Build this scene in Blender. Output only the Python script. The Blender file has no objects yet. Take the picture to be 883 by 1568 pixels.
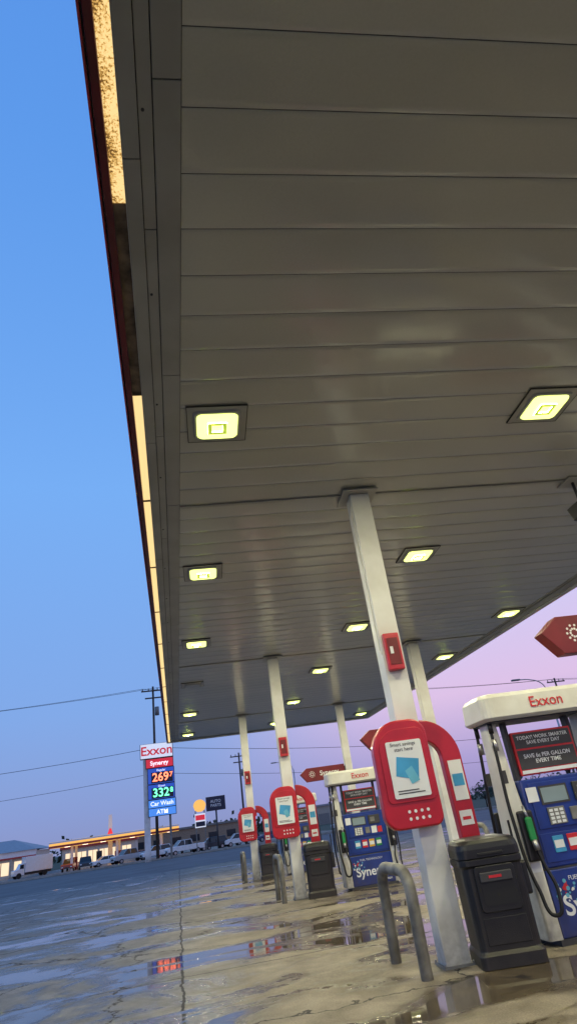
import bpy, bmesh, math, random
from mathutils import Vector, Matrix
random.seed(7)
scene = bpy.context.scene
COL = scene.collection
scene.view_settings.view_transform = 'Standard'
scene.view_settings.look = 'None'
scene.view_settings.exposure = 0

def lin(r, g, b):
    def f(c):
        c /= 255.0
        return c/12.92 if c <= .04045 else ((c+.055)/1.055)**2.4
    return (f(r), f(g), f(b), 1.0)

# ------------------------------------------------------------ materials
def N(nt, t, **kw):
    n = nt.nodes.new(t)
    for k, v in kw.items():
        setattr(n, k, v)
    return n

def base_mat(name):
    m = bpy.data.materials.new(name)
    m.use_nodes = True
    nt = m.node_tree
    return m, nt, nt.nodes['Principled BSDF']

def mat(name, col, rough=.5, metal=0, dirt=.25, dscale=3.0, bump=0.0, bscale=60, spec=.5, coat=0, grime=0.0):
    m, nt, b = base_mat(name)
    c = (*col[:3], 1)
    tc = N(nt, 'ShaderNodeTexCoord')
    no = N(nt, 'ShaderNodeTexNoise')
    no.inputs['Scale'].default_value = dscale
    no.inputs['Detail'].default_value = 6
    nt.links.new(tc.outputs['Object'], no.inputs['Vector'])
    r = N(nt, 'ShaderNodeValToRGB')
    r.color_ramp.elements[0].position = .35
    r.color_ramp.elements[1].position = .65
    k = 1-dirt
    r.color_ramp.elements[0].color = (c[0]*k, c[1]*k*.98, c[2]*k*.94, 1)
    r.color_ramp.elements[1].color = c
    nt.links.new(no.outputs['Fac'], r.inputs['Fac'])
    out = r.outputs['Color']
    if grime > 0:
        # splash-back dirt on the lowest 0.5 m (world height), broken up by noise
        geo = N(nt, 'ShaderNodeNewGeometry'); sp = N(nt, 'ShaderNodeSeparateXYZ'); nt.links.new(geo.outputs['Position'], sp.inputs[0])
        g1 = N(nt, 'ShaderNodeMapRange'); nt.links.new(sp.outputs['Z'], g1.inputs['Value'])
        g1.inputs['From Min'].default_value = -.1; g1.inputs['From Max'].default_value = .55
        g1.inputs['To Min'].default_value = grime; g1.inputs['To Max'].default_value = 0
        n3 = N(nt, 'ShaderNodeTexNoise'); n3.inputs['Scale'].default_value = 14; n3.inputs['Detail'].default_value = 6
        nt.links.new(geo.outputs['Position'], n3.inputs['Vector'])
        mu = N(nt, 'ShaderNodeMath', operation='MULTIPLY'); nt.links.new(g1.outputs[0], mu.inputs[0]); nt.links.new(n3.outputs['Fac'], mu.inputs[1])
        mx_ = N(nt, 'ShaderNodeMix', data_type='RGBA'); nt.links.new(mu.outputs[0], mx_.inputs[0]); nt.links.new(out, mx_.inputs[6])
        mx_.inputs[7].default_value = (.07, .055, .035, 1)
        out = mx_.outputs[2]
    nt.links.new(out, b.inputs['Base Color'])
    b.inputs['Roughness'].default_value = rough
    b.inputs['Metallic'].default_value = metal
    b.inputs['Specular IOR Level'].default_value = spec
    b.inputs['Coat Weight'].default_value = coat
    if bump > 0:
        n2 = N(nt, 'ShaderNodeTexNoise'); n2.inputs['Scale'].default_value = bscale
        nt.links.new(tc.outputs['Object'], n2.inputs['Vector'])
        bp = N(nt, 'ShaderNodeBump'); bp.inputs['Strength'].default_value = bump
        bp.inputs['Distance'].default_value = .01
        nt.links.new(n2.outputs['Fac'], bp.inputs['Height'])
        nt.links.new(bp.outputs['Normal'], b.inputs['Normal'])
    return m

def emat(name, col, strength):
    m, nt, b = base_mat(name)
    b.inputs['Base Color'].default_value = (*col[:3], 1)
    b.inputs['Emission Color'].default_value = (*col[:3], 1)
    b.inputs['Emission Strength'].default_value = strength
    return m

M = {}
M['white'] = mat('white_paint', (.74, .74, .72), .4, dirt=.18, dscale=2.2, grime=1.1)
M['white2'] = mat('white_plastic', (.70, .70, .64), .35, dirt=.15, dscale=4, grime=1.1)
M['red'] = mat('red_plastic', (.50, .012, .025), .3, dirt=.25, dscale=3, coat=.3)
M['dred'] = mat('dark_red_paint', (.17, .008, .015), .4, dirt=.3)
M['blue'] = mat('blue_panel', (.010, .042, .28), .3, dirt=.3, dscale=4, coat=.3, grime=.9)
M['blue2'] = mat('light_blue_print', (.06, .35, .65), .4)
M['cyan'] = mat('cyan_print', (.15, .5, .7), .4)
M['black'] = mat('black_plastic', (.011, .011, .012), .38, dirt=.4, dscale=5, bump=.15, bscale=120, grime=.6)
M['rubber'] = mat('black_rubber', (.01, .01, .01), .5)
M['dgrey'] = mat('dark_grey', (.05, .05, .055), .5)
M['grey'] = mat('grey_metal_paint', (.22, .22, .21), .45, dirt=.4, dscale=5)
M['bollard'] = mat('bollard_paint', (.23, .22, .19), .55, dirt=.6, dscale=6, bump=.2, bscale=30, grime=1.2)
M['paper'] = mat('paper_print', (.75, .78, .8), .5, dirt=.05)
M['redprint'] = mat('red_print', (.6, .02, .03), .5, dirt=.1)
M['green'] = mat('green_plastic', (.02, .28, .07), .35)
M['glass'] = mat('dark_glass', (.02, .025, .03), .08, dirt=.1)
M['screen'] = mat('lcd_screen', (.25, .33, .36), .15, dirt=.1)
M['steel'] = mat('steel', (.4, .4, .4), .35, metal=.8)
M['wood'] = mat('weathered_wood', (.09, .07, .055), .85, dirt=.4, dscale=6)
M['wire'] = mat('wire_black', (.02, .02, .025), .7)
M['yellow'] = mat('yellow_paint', (.7, .42, .03), .4)
M['stripe_y'] = emat('lit_yellow_fascia', lin(255, 190, 90), .8)
M['stripe_r'] = mat('red_fascia', (.5, .03, .03), .4)
M['tire'] = mat('tire', (.015, .015, .015), .8)
M['chrome'] = mat('wheel_alloy', (.5, .5, .5), .3, metal=.7)
M['sign_white'] = emat('lit_sign_white', (.85, .87, .9), .55)
M['sign_red'] = emat('lit_sign_red', (.75, .03, .05), .6)
M['sign_blue'] = emat('lit_sign_blue', (.03, .1, .5), .55)
M['sign_lblue'] = emat('lit_sign_light_blue', (.08, .28, .75), .7)
M['led_red'] = emat('led_red', (1, .18, .08), 3)
M['led_green'] = emat('led_green', (.15, 1, .4), 2.2)
M['led_face'] = mat('led_face', (.01, .015, .05), .4)
M['sign_text'] = emat('lit_text_white', (1, 1, 1), .9)
M['sign_tred'] = emat('lit_text_red', (.7, .02, .04), .5)
M['lens'] = emat('lamp_lens_glow', (.88, 1.0, .27), 2.0)
M['lens2'] = emat('lamp_inner_ring', (.50, .64, .08), .75)
M['lensoff'] = mat('lamp_lens_off', (.35, .36, .36), .3)
M['headl'] = emat('head_light', (1, .95, .8), 2.5)
M['window_lit'] = emat('shop_window_lit', (1, .74, .44), .95)
M['wall_lit'] = mat('lit_wall_colour', (.6, .55, .47), .8, dirt=.15)  # wall colour lightened to stand in for the station's lighting

def tint(name, c, r=.3):
    return mat(name, c, r, coat=.6, dirt=.08)
M['car_white'] = tint('car_paint_white', (.78, .78, .8))
M['car_silver'] = tint('car_paint_silver', (.4, .41, .43))
M['car_dark'] = tint('car_paint_dark', (.03, .035, .045))
M['car_red'] = tint('car_paint_red', (.3, .02, .02))
M['car_blue'] = tint('car_paint_blue', (.04, .07, .16))

def ceiling_mat():
    m, nt, b = base_mat('ceiling_panel_metal')
    geo = N(nt, 'ShaderNodeNewGeometry')
    sep = N(nt, 'ShaderNodeSeparateXYZ'); nt.links.new(geo.outputs['Position'], sep.inputs[0])
    a = N(nt, 'ShaderNodeMath', operation='MULTIPLY_ADD')
    nt.links.new(sep.outputs['X'], a.inputs[0]); a.inputs[1].default_value = .06
    nt.links.new(sep.outputs['Y'], a.inputs[2])
    a2 = N(nt, 'ShaderNodeMath', operation='ADD'); nt.links.new(a.outputs[0], a2.inputs[0]); a2.inputs[1].default_value = 4-.0342+40
    d = N(nt, 'ShaderNodeMath', operation='DIVIDE'); nt.links.new(a2.outputs[0], d.inputs[0]); d.inputs[1].default_value = .4
    fl = N(nt, 'ShaderNodeMath', operation='FLOOR'); nt.links.new(d.outputs[0], fl.inputs[0])
    wn = N(nt, 'ShaderNodeTexWhiteNoise', noise_dimensions='1D'); nt.links.new(fl.outputs[0], wn.inputs['W'])
    no = N(nt, 'ShaderNodeTexNoise'); no.inputs['Scale'].default_value = .5; no.inputs['Detail'].default_value = 2
    nt.links.new(geo.outputs['Position'], no.inputs['Vector'])
    nf = N(nt, 'ShaderNodeTexNoise'); nf.inputs['Scale'].default_value = 60; nf.inputs['Detail'].default_value = 4
    nt.links.new(geo.outputs['Position'], nf.inputs['Vector'])
    s1 = N(nt, 'ShaderNodeMath', operation='MULTIPLY_ADD'); nt.links.new(wn.outputs['Value'], s1.inputs[0]); s1.inputs[1].default_value = .3
    nt.links.new(no.outputs['Fac'], s1.inputs[2])
    s2 = N(nt, 'ShaderNodeMath', operation='MULTIPLY_ADD'); nt.links.new(nf.outputs['Fac'], s2.inputs[0]); s2.inputs[1].default_value = .4
    nt.links.new(s1.outputs[0], s2.inputs[2])
    r = N(nt, 'ShaderNodeValToRGB')
    r.color_ramp.elements[0].position = .3; r.color_ramp.elements[0].color = (.42, .41, .35, 1)
    r.color_ramp.elements[1].position = 1.0; r.color_ramp.elements[1].color = (.53, .52, .455, 1)
    nt.links.new(s2.outputs[0], r.inputs['Fac']); nt.links.new(r.outputs['Color'], b.inputs['Base Color'])
    b.inputs['Roughness'].default_value = .38
    b.inputs['Coat Weight'].default_value = .8
    b.inputs['Coat Roughness'].default_value = .15
    b.inputs['Coat IOR'].default_value = 1.65
    mp = N(nt, 'ShaderNodeCombineXYZ')
    nt.links.new(sep.outputs['X'], mp.inputs['X'])
    my = N(nt, 'ShaderNodeMath', operation='MULTIPLY'); nt.links.new(sep.outputs['Y'], my.inputs[0]); my.inputs[1].default_value = .25
    nt.links.new(my.outputs[0], mp.inputs['Y'])
    mz = N(nt, 'ShaderNodeMath', operation='MULTIPLY'); nt.links.new(wn.outputs['Value'], mz.inputs[0]); mz.inputs[1].default_value = .3
    nt.links.new(mz.outputs[0], mp.inputs['Z'])
    nb = N(nt, 'ShaderNodeTexNoise'); nb.inputs['Scale'].default_value = 1.6; nb.inputs['Detail'].default_value = 2
    nt.links.new(mp.outputs[0], nb.inputs['Vector'])
    bp = N(nt, 'ShaderNodeBump'); bp.inputs['Strength'].default_value = 1; bp.inputs['Distance'].default_value = .014
    nt.links.new(nb.outputs['Fac'], bp.inputs['Height'])
    bp2 = N(nt, 'ShaderNodeBump'); bp2.inputs['Strength'].default_value = .3; bp2.inputs['Distance'].default_value = .0015
    nt.links.new(nf.outputs['Fac'], bp2.inputs['Height']); nt.links.new(bp.outputs['Normal'], bp2.inputs['Normal'])
    nt.links.new(bp2.outputs['Normal'], b.inputs['Normal'])
    nt.links.new(bp2.outputs['Normal'], b.inputs['Coat Normal'])
    return m
M['ceil'] = ceiling_mat()
M['trim'] = mat('edge_trim_metal', (.43, .42, .38), .4, dirt=.2, dscale=1.5)
M['groove'] = mat('dark_seam', (.07, .065, .055), .8)  # even dark tone for panel gaps, plate outlines and trim backing

def glow_mat():
    m, nt, b = base_mat('backlit_fascia_strip')
    geo = N(nt, 'ShaderNodeNewGeometry')
    sep = N(nt, 'ShaderNodeSeparateXYZ'); nt.links.new(geo.outputs['Position'], sep.inputs[0])
    n1 = N(nt, 'ShaderNodeTexNoise'); n1.inputs['Scale'].default_value = 60; n1.inputs['Detail'].default_value = 8; n1.inputs['Roughness'].default_value = .75
    nt.links.new(geo.outputs['Position'], n1.inputs['Vector'])
    n2 = N(nt, 'ShaderNodeTexNoise'); n2.inputs['Scale'].default_value = 4; n2.inputs['Detail'].default_value = 3
    nt.links.new(geo.outputs['Position'], n2.inputs['Vector'])
    yd = N(nt, 'ShaderNodeMapRange'); nt.links.new(sep.outputs['Y'], yd.inputs['Value'])
    yd.inputs['From Min'].default_value = 2.4; yd.inputs['From Max'].default_value = 5.0
    yd.inputs['To Min'].default_value = .03; yd.inputs['To Max'].default_value = -.14
    a = N(nt, 'ShaderNodeMath', operation='ADD'); nt.links.new(n1.outputs['Fac'], a.inputs[0]); nt.links.new(yd.outputs[0], a.inputs[1])
    a2 = N(nt, 'ShaderNodeMath', operation='MULTIPLY_ADD'); nt.links.new(n2.outputs['Fac'], a2.inputs[0]); a2.inputs[1].default_value = .55; nt.links.new(a.outputs[0], a2.inputs[2])
    xd = N(nt, 'ShaderNodeMapRange'); nt.links.new(sep.outputs['X'], xd.inputs['Value'])
    xd.inputs['From Min'].default_value = -.16; xd.inputs['From Max'].default_value = -.23
    xd.inputs['To Min'].default_value = -.05; xd.inputs['To Max'].default_value = .02
    a3 = N(nt, 'ShaderNodeMath', operation='ADD'); nt.links.new(a2.outputs[0], a3.inputs[0]); nt.links.new(xd.outputs[0], a3.inputs[1])
    r = N(nt, 'ShaderNodeValToRGB')
    r.color_ramp.elements[0].position = .79; r.color_ramp.elements[0].color = lin(255, 220, 150)
    r.color_ramp.elements[1].position = .91; r.color_ramp.elements[1].color = lin(85, 55, 20)
    e = r.color_ramp.elements.new(.845); e.color = lin(222, 168, 80)
    nt.links.new(a3.outputs[0], r.inputs['Fac'])
    nt.links.new(r.outputs['Color'], b.inputs['Emission Color'])
    b.inputs['Emission Strength'].default_value = 1.05
    b.inputs['Base Color'].default_value = (.3, .22, .12, 1)
    return m
M['glow'] = glow_mat()
M['rust'] = mat('rusty_strip', (.24, .17, .11), .7, dirt=.75, dscale=8)

def ground_mat():
    m, nt, b = base_mat('wet_concrete')
    L = nt.links.new
    geo = N(nt, 'ShaderNodeNewGeometry')
    sep = N(nt, 'ShaderNodeSeparateXYZ'); L(geo.outputs['Position'], sep.inputs[0])
    def noise(sc, det, dist=0, vec=None, rough=.5):
        n = N(nt, 'ShaderNodeTexNoise'); n.inputs['Scale'].default_value = sc; n.inputs['Detail'].default_value = det
        n.inputs['Distortion'].default_value = dist; n.inputs['Roughness'].default_value = rough
        L(vec or geo.outputs['Position'], n.inputs['Vector']); return n
    def ramp(src, p0, p1, c0=(0, 0, 0, 1), c1=(1, 1, 1, 1)):
        r = N(nt, 'ShaderNodeValToRGB'); e = r.color_ramp.elements
        e[0].position = p0; e[1].position = p1; e[0].color = c0; e[1].color = c1
        L(src, r.inputs['Fac']); return r
    def mix(f, a, b_, t='MIX'):
        x = N(nt, 'ShaderNodeMix', data_type='RGBA', blend_type=t)
        if isinstance(f, (int, float)): x.inputs[0].default_value = f
        else: L(f, x.inputs[0])
        for s, i in ((a, 6), (b_, 7)):
            if isinstance(s, tuple): x.inputs[i].default_value = s
            else: L(s, x.inputs[i])
        return x.outputs[2]
    mp = N(nt, 'ShaderNodeMapping'); L(geo.outputs['Position'], mp.inputs['Vector'])
    mp.inputs['Rotation'].default_value = (0, 0, math.radians(25)); mp.inputs['Scale'].default_value = (.75, 1.25, 1)
    wn0 = noise(.55, 7, .6, mp.outputs[0], .6)
    wn_f = noise(6, 6, 0, None, .7)
    wn = N(nt, 'ShaderNodeMath', operation='MULTIPLY_ADD'); L(wn_f.outputs['Fac'], wn.inputs[0]); wn.inputs[1].default_value = .08; L(wn0.outputs['Fac'], wn.inputs[2])
    dy = N(nt, 'ShaderNodeMapRange'); L(sep.outputs['Y'], dy.inputs['Value'])
    dy.inputs['From Min'].default_value = 12; dy.inputs['From Max'].default_value = 30
    dy.inputs['To Min'].default_value = 0; dy.inputs['To Max'].default_value = -.10
    wv = N(nt, 'ShaderNodeMath', operation='ADD'); L(wn.outputs[0], wv.inputs[0]); L(dy.outputs[0], wv.inputs[1])
    wet = ramp(wv.outputs[0], .48, .545)
    pud = ramp(wv.outputs[0], .572, .60)
    big = noise(.35, 4)
    med = noise(2.2, 8, .3, None, .65)
    fine = noise(70, 3)
    dry = ramp(big.outputs['Fac'], .35, .65, (.22, .18, .125, 1), (.33, .28, .205, 1))
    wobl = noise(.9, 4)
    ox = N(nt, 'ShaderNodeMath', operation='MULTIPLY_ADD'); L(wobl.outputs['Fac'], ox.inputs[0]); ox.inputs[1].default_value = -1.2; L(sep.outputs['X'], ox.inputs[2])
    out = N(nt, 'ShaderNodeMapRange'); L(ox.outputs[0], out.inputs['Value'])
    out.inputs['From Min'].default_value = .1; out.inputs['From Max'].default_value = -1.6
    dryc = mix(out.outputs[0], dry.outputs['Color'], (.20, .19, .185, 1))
    stain = ramp(med.outputs['Fac'], .3, .62, (.48, .45, .41, 1), (1, 1, 1, 1))
    c = mix(1.0, dryc, stain.outputs['Color'], 'MULTIPLY')
    # oil drips
    oil = noise(1.1, 3, 0)
    oilr = ramp(oil.outputs['Fac'], .64, .72, (1, 1, 1, 1), (.35, .33, .3, 1))
    c = mix(1.0, c, oilr.outputs['Color'], 'MULTIPLY')
    fr = ramp(fine.outputs['Fac'], .3, .7, (.65, .65, .65, 1), (1.15, 1.15, 1.15, 1))
    c = mix(1.0, c, fr.outputs['Color'], 'MULTIPLY')
    cw = mix(1.0, c, (.40, .36, .29, 1), 'MULTIPLY')
    c = mix(wet.outputs['Color'], c, cw)
    wob = noise(1.5, 6, 0, None, .7)
    def joint(axis, period, off, w):
        a = N(nt, 'ShaderNodeMath', operation='MULTIPLY_ADD'); L(wob.outputs['Fac'], a.inputs[0]); a.inputs[1].default_value = .16
        L(sep.outputs[axis], a.inputs[2])
        s = N(nt, 'ShaderNodeMath', operation='ADD'); L(a.outputs[0], s.inputs[0]); s.inputs[1].default_value = off
        pp = N(nt, 'ShaderNodeMath', operation='PINGPONG'); L(s.outputs[0], pp.inputs[0]); pp.inputs[1].default_value = period/2
        lt = N(nt, 'ShaderNodeMath', operation='LESS_THAN'); L(pp.outputs[0], lt.inputs[0]); lt.inputs[1].default_value = w
        return lt
    j1 = joint('X', 4.6, -.06, .014); j2 = joint('Y', 4.6, .4, .015)
    mj = N(nt, 'ShaderNodeMath', operation='MAXIMUM'); L(j1.outputs[0], mj.inputs[0]); L(j2.outputs[0], mj.inputs[1])
    dv = N(nt, 'ShaderNodeVectorMath', operation='MULTIPLY_ADD'); L(med.outputs['Color'], dv.inputs[0]); dv.inputs[1].default_value = (.9, .9, .0); L(geo.outputs['Position'], dv.inputs[2])
    vo = N(nt, 'ShaderNodeTexVoronoi', feature='DISTANCE_TO_EDGE'); vo.inputs['Scale'].default_value = .26; L(dv.outputs[0], vo.inputs['Vector'])
    lt = N(nt, 'ShaderNodeMath', operation='LESS_THAN'); L(vo.outputs['Distance'], lt.inputs[0]); lt.inputs[1].default_value = .0042
    mj2 = N(nt, 'ShaderNodeMath', operation='MAXIMUM'); L(mj.outputs[0], mj2.inputs[0]); L(lt.outputs[0], mj2.inputs[1])
    c = mix(mj2.outputs[0], c, (.022, .018, .014, 1))
    L(c, b.inputs['Base Color'])
    rr = ramp(wet.outputs['Color'], 0, 1, (.72, .72, .72, 1), (.27, .27, .27, 1))
    rr2 = mix(mj2.outputs[0], rr.outputs['Color'], (.9, .9, .9, 1))
    r2 = mix(pud.outputs['Color'], rr2, (.03, .03, .03, 1))
    L(r2, b.inputs['Roughness'])
    inv = N(nt, 'ShaderNodeMath', operation='SUBTRACT'); inv.inputs[0].default_value = 1; L(pud.outputs['Color'], inv.inputs[1])
    ins = N(nt, 'ShaderNodeMath', operation='MULTIPLY_ADD'); L(inv.outputs[0], ins.inputs[0]); ins.inputs[1].default_value = .6; ins.inputs[2].default_value = .01
    bp = N(nt, 'ShaderNodeBump'); bp.inputs['Distance'].default_value = .007; L(ins.outputs[0], bp.inputs['Strength'])
    h = N(nt, 'ShaderNodeMath', operation='MULTIPLY_ADD'); L(med.outputs['Fac'], h.inputs[0]); h.inputs[1].default_value = 2; L(fine.outputs['Fac'], h.inputs[2])
    L(h.outputs[0], bp.inputs['Height'])
    L(bp.outputs['Normal'], b.inputs['Normal'])
    return m
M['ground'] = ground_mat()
M['asphalt'] = mat('asphalt', (.10, .10, .105), .7, dirt=.35, dscale=.4, bump=.3, bscale=30)
M['kerb'] = mat('kerb_concrete', (.33, .32, .29), .7, dirt=.3)
M['grass'] = mat('grass', (.055, .075, .03), .9, dirt=.5, dscale=.8)
M['linep'] = mat('road_paint', (.7, .7, .68), .6, dirt=.3)
M['linepy'] = mat('road_paint_yellow', (.55, .38, .05), .6, dirt=.3)
M['bark'] = mat('bark', (.06, .045, .035), .9, dirt=.4)
M['leaf'] = mat('foliage', (.035, .055, .025), .8, dirt=.6, dscale=.9)
M['brick'] = mat('tan_brick', (.33, .24, .17), .8, dirt=.3)
M['stucco'] = mat('stucco_wall', (.42, .38, .32), .8, dirt=.2)
M['roofblue'] = mat('metal_roof_grey', (.30, .31, .34), .5, dirt=.2)
M['gband'] = mat('green_fascia', (.04, .2, .1), .5)

# ------------------------------------------------------------ mesh helpers
def empty(name, loc=(0, 0, 0), rz=0):
    o = bpy.data.objects.new(name, None)
    o.empty_display_size = .2
    o.location = loc; o.rotation_euler = (0, 0, rz)
    COL.objects.link(o); return o

def mk(name, verts, faces, m, parent=None, smooth=False, bevel=0, seg=2):
    me = bpy.data.meshes.new(name)
    me.from_pydata([tuple(v) for v in verts], [], faces)
    bm = bmesh.new(); bm.from_mesh(me)
    bmesh.ops.recalc_face_normals(bm, faces=bm.faces)
    bm.to_mesh(me); bm.free()
    if isinstance(m, str): m = M[m]
    me.materials.append(m)
    o = bpy.data.objects.new(name, me)
    COL.objects.link(o)
    if parent: o.parent = parent
    if smooth:
        for p in me.polygons: p.use_smooth = True
    if bevel > 0:
        bv = o.modifiers.new('bevel', 'BEVEL'); bv.width = bevel; bv.segments = seg
        bv.limit_method = 'ANGLE'; bv.angle_limit = math.radians(40)
    return o

def box(name, size, loc, m, parent=None, bevel=0, rot=None):
    x, y, z = [s/2 for s in size]
    v = [(-x, -y, -z), (x, -y, -z), (x, y, -z), (-x, y, -z), (-x, -y, z), (x, -y, z), (x, y, z), (-x, y, z)]
    f = [(0, 3, 2, 1), (4, 5, 6, 7), (0, 1, 5, 4), (1, 2, 6, 5), (2, 3, 7, 6), (3, 0, 4, 7)]
    o = mk(name, v, f, m, parent, bevel=bevel)
    o.location = loc
    if rot: o.rotation_euler = rot
    return o

def b2(name, x0, x1, y0, y1, z0, z1, m, parent=None, bevel=0):
    return box(name, (x1-x0, y1-y0, z1-z0), ((x0+x1)/2, (y0+y1)/2, (z0+z1)/2), m, parent, bevel)

def rrect(w, d, r, n=5):
    r = min(r, w/2-1e-4, d/2-1e-4)
    pts = []
    for cx, cy, a0 in ((w/2-r, d/2-r, 0), (-w/2+r, d/2-r, 90), (-w/2+r, -d/2+r, 180), (w/2-r, -d/2+r, 270)):
        for i in range(n+1):
            a = math.radians(a0+90*i/n)
            pts.append((cx+r*math.cos(a), cy+r*math.sin(a)))
    return pts

def loft(name, secs, m, parent=None, smooth=False, bevel=0):
    """secs: (z,w,d,r,cx,cy)"""
    v = []; f = []; n = None
    for z, w, d, r, cx, cy in secs:
        p = rrect(w, d, r); n = len(p)
        v += [(x+cx, y+cy, z) for x, y in p]
    for k in range(len(secs)-1):
        for i in range(n):
            j = (i+1) % n
            f.append((k*n+i, k*n+j, (k+1)*n+j, (k+1)*n+i))
    f.append(tuple(range(n))[::-1]); f.append(tuple((len(secs)-1)*n+i for i in range(n)))
    o = mk(name, v, f, m, parent, bevel=bevel)
    if smooth:
        for p in o.data.polygons:
            if len(p.vertices) == 4: p.use_smooth = True
    return o

def prism(name, pts, y0, y1, m, parent=None, bevel=0):
    """polygon in xz extruded along y"""
    n = len(pts)
    v = [(x, y0, z) for x, z in pts]+[(x, y1, z) for x, z in pts]
    f = [tuple(range(n)), tuple(range(n, 2*n))[::-1]]
    for i in range(n):
        j = (i+1) % n; f.append((i, j, n+j, n+i))
    return mk(name, v, f, m, parent, bevel=bevel)

def cyl(name, p0, p1, r0, m, parent=None, r1=None, n=16, smooth=True):
    p0 = Vector(p0); p1 = Vector(p1); r1 = r0 if r1 is None else r1
    d = (p1-p0).normalized()
    a = d.orthogonal().normalized(); b_ = d.cross(a)
    v = []
    for p, r in ((p0, r0), (p1, r1)):
        for i in range(n):
            t = 2*math.pi*i/n
            v.append(p+a*r*math.cos(t)+b_*r*math.sin(t))
    f = [tuple(range(n))[::-1], tuple(range(n, 2*n))]
    for i in range(n):
        j = (i+1) % n; f.append((i, j, n+j, n+i))
    o = mk(name, v, f, m, parent)
    if smooth:
        for p in o.data.polygons:
            if len(p.vertices) == 4: p.use_smooth = True
    return o

def tube(name, pts, r, m, parent=None, bez=True, res=3):
    cu = bpy.data.curves.new(name, 'CURVE'); cu.dimensions = '3D'; cu.bevel_depth = r; cu.bevel_resolution = res
    cu.resolution_u = 10
    if bez:
        s = cu.splines.new('BEZIER'); s.bezier_points.add(len(pts)-1)
        for bp, p in zip(s.bezier_points, pts):
            bp.co = p; bp.handle_left_type = bp.handle_right_type = 'AUTO'
    else:
        s = cu.splines.new('POLY'); s.points.add(len(pts)-1)
        for sp, p in zip(s.points, pts): sp.co = (*p, 1)
    cu.use_fill_caps = True
    cu.materials.append(M[m])
    o = bpy.data.objects.new(name, cu); COL.objects.link(o)
    if parent: o.parent = parent
    return o

def text(name, s, size, loc, m, parent=None, rot=(math.pi/2, 0, 0), ext=.002, sx=1, align='CENTER', off=0.0):
    cu = bpy.data.curves.new(name, 'FONT'); cu.body = s; cu.size = size; cu.extrude = ext
    cu.align_x = align; cu.align_y = 'CENTER'; cu.offset = off
    cu.materials.append(M[m])
    o = bpy.data.objects.new(name, cu); COL.objects.link(o)
    o.location = loc; o.rotation_euler = rot; o.scale = (sx, 1, 1)
    if parent: o.parent = parent
    return o

# ------------------------------------------------------------ terrain profile
PROF = [(-300, 0), (6.7, 0), (24, -.19), (65, -.2), (130, -1.3), (6000, -1.3)]
def gz(y):
    for (a, za), (b_, zb) in zip(PROF, PROF[1:]):
        if a <= y <= b_: return za+(zb-za)*(y-a)/(b_-a)
    return -1.3

def sheet(name, x0, x1, y0, y1, m, lift, parent=None):
    ys = [y0]+[p[0] for p in PROF if y0 < p[0] < y1]+[y1]
    v = []; f = []
    for y in ys: v += [(x0, y, gz(y)+lift), (x1, y, gz(y)+lift)]
    for i in range(len(ys)-1): f.append((2*i, 2*i+1, 2*i+3, 2*i+2))
    o = mk(name, v, f, m, parent)
    if o.data.polygons[0].normal.z < 0:
        o.data.flip_normals()
    return o

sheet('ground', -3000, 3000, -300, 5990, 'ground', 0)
sheet('parking_lot', -220, 260, 40, 66, 'asphalt', .004)
sheet('grass_verge', -400, 400, 66, 69, 'grass', .03)
sheet('road', -400, 400, 72, 86, 'asphalt', .004)
rm = empty('road_markings')
for i in range(-30, 30):
    sheet('lane_dash', i*9, i*9+3, 75.4, 75.55, 'linep', .009, rm)
    sheet('lane_dash', i*9, i*9+3, 82.4, 82.55, 'linep', .009, rm)
sheet('centre_line', -300, 300, 78.8, 78.95, 'linepy', .009, rm)
sheet('centre_line', -300, 300, 79.1, 79.25, 'linepy', .009, rm)
kb = empty('kerb')
b2('kerb_near', -300, 300, 71.6, 71.9, -.6, gz(71.7)+.13, 'kerb', kb)
b2('kerb_far', -300, 300, 86.1, 86.4, -1.0, gz(86.2)+.13, 'kerb', kb)
sheet('grass_field', 30, 900, 90, 1500, 'grass', .01)
sheet('grass_field', -900, 18, 160, 1500, 'grass', .01)

# ------------------------------------------------------------ canopy
SK = -.06
ZC = 5.10
X0, X1 = .20, 8.22
YA, YB = -4.0, 28.4
def sk(x, y): return y+SK*(x-.57)
can = empty('gas_station_canopy')
v = []; f = []; sm = []
n = int((YB-YA)/.4)
prof = [(0, .010), (.0012, .010), (.0028, .002)]
for i in range(9):
    t = i/8; prof.append((.006+.388*t, -.004*(1-(2*t-1)**2)))
prof += [(.3972, .002), (.3988, .010)]
NP = len(prof)
XS = [X0, 2.2, 4.2, 6.2, X1]
for i in range(n):
    yb = YA+i*.4
    for dy, dz in prof:
        for x in XS:
            v.append((x, sk(x, yb+dy), ZC+dz))
R = len(XS)
rows = len(v)//R
for r_ in range(rows-1):
    for c_ in range(R-1):
        f.append((r_*R+c_, r_*R+c_+1, (r_+1)*R+c_+1, (r_+1)*R+c_))
        k_ = r_ % NP
        sm.append(3 <= k_ < 11)
me = bpy.data.meshes.new('ceiling_panels'); me.from_pydata(v, [], f); me.materials.append(M['ceil'])
for p, s_ in zip(me.polygons, sm): p.use_smooth = s_
me.flip_normals()
ob = bpy.data.objects.new('ceiling_panels', me); COL.objects.link(ob); ob.parent = can
YE = YA+n*.4
def skbox(name, x0, x1, y0, y1, z0, z1, m, bevel=0, parent=can):
    vv = [(x0, sk(x0, y0), z0), (x1, sk(x1, y0), z0), (x1, sk(x1, y1), z0), (x0, sk(x0, y1), z0),
          (x0, sk(x0, y0), z1), (x1, sk(x1, y0), z1), (x1, sk(x1, y1), z1), (x0, sk(x0, y1), z1)]
    ff = [(0, 3, 2, 1), (4, 5, 6, 7), (0, 1, 5, 4), (1, 2, 6, 5), (2, 3, 7, 6), (3, 0, 4, 7)]
    return mk(name, vv, ff, m, parent, bevel=bevel)
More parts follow.
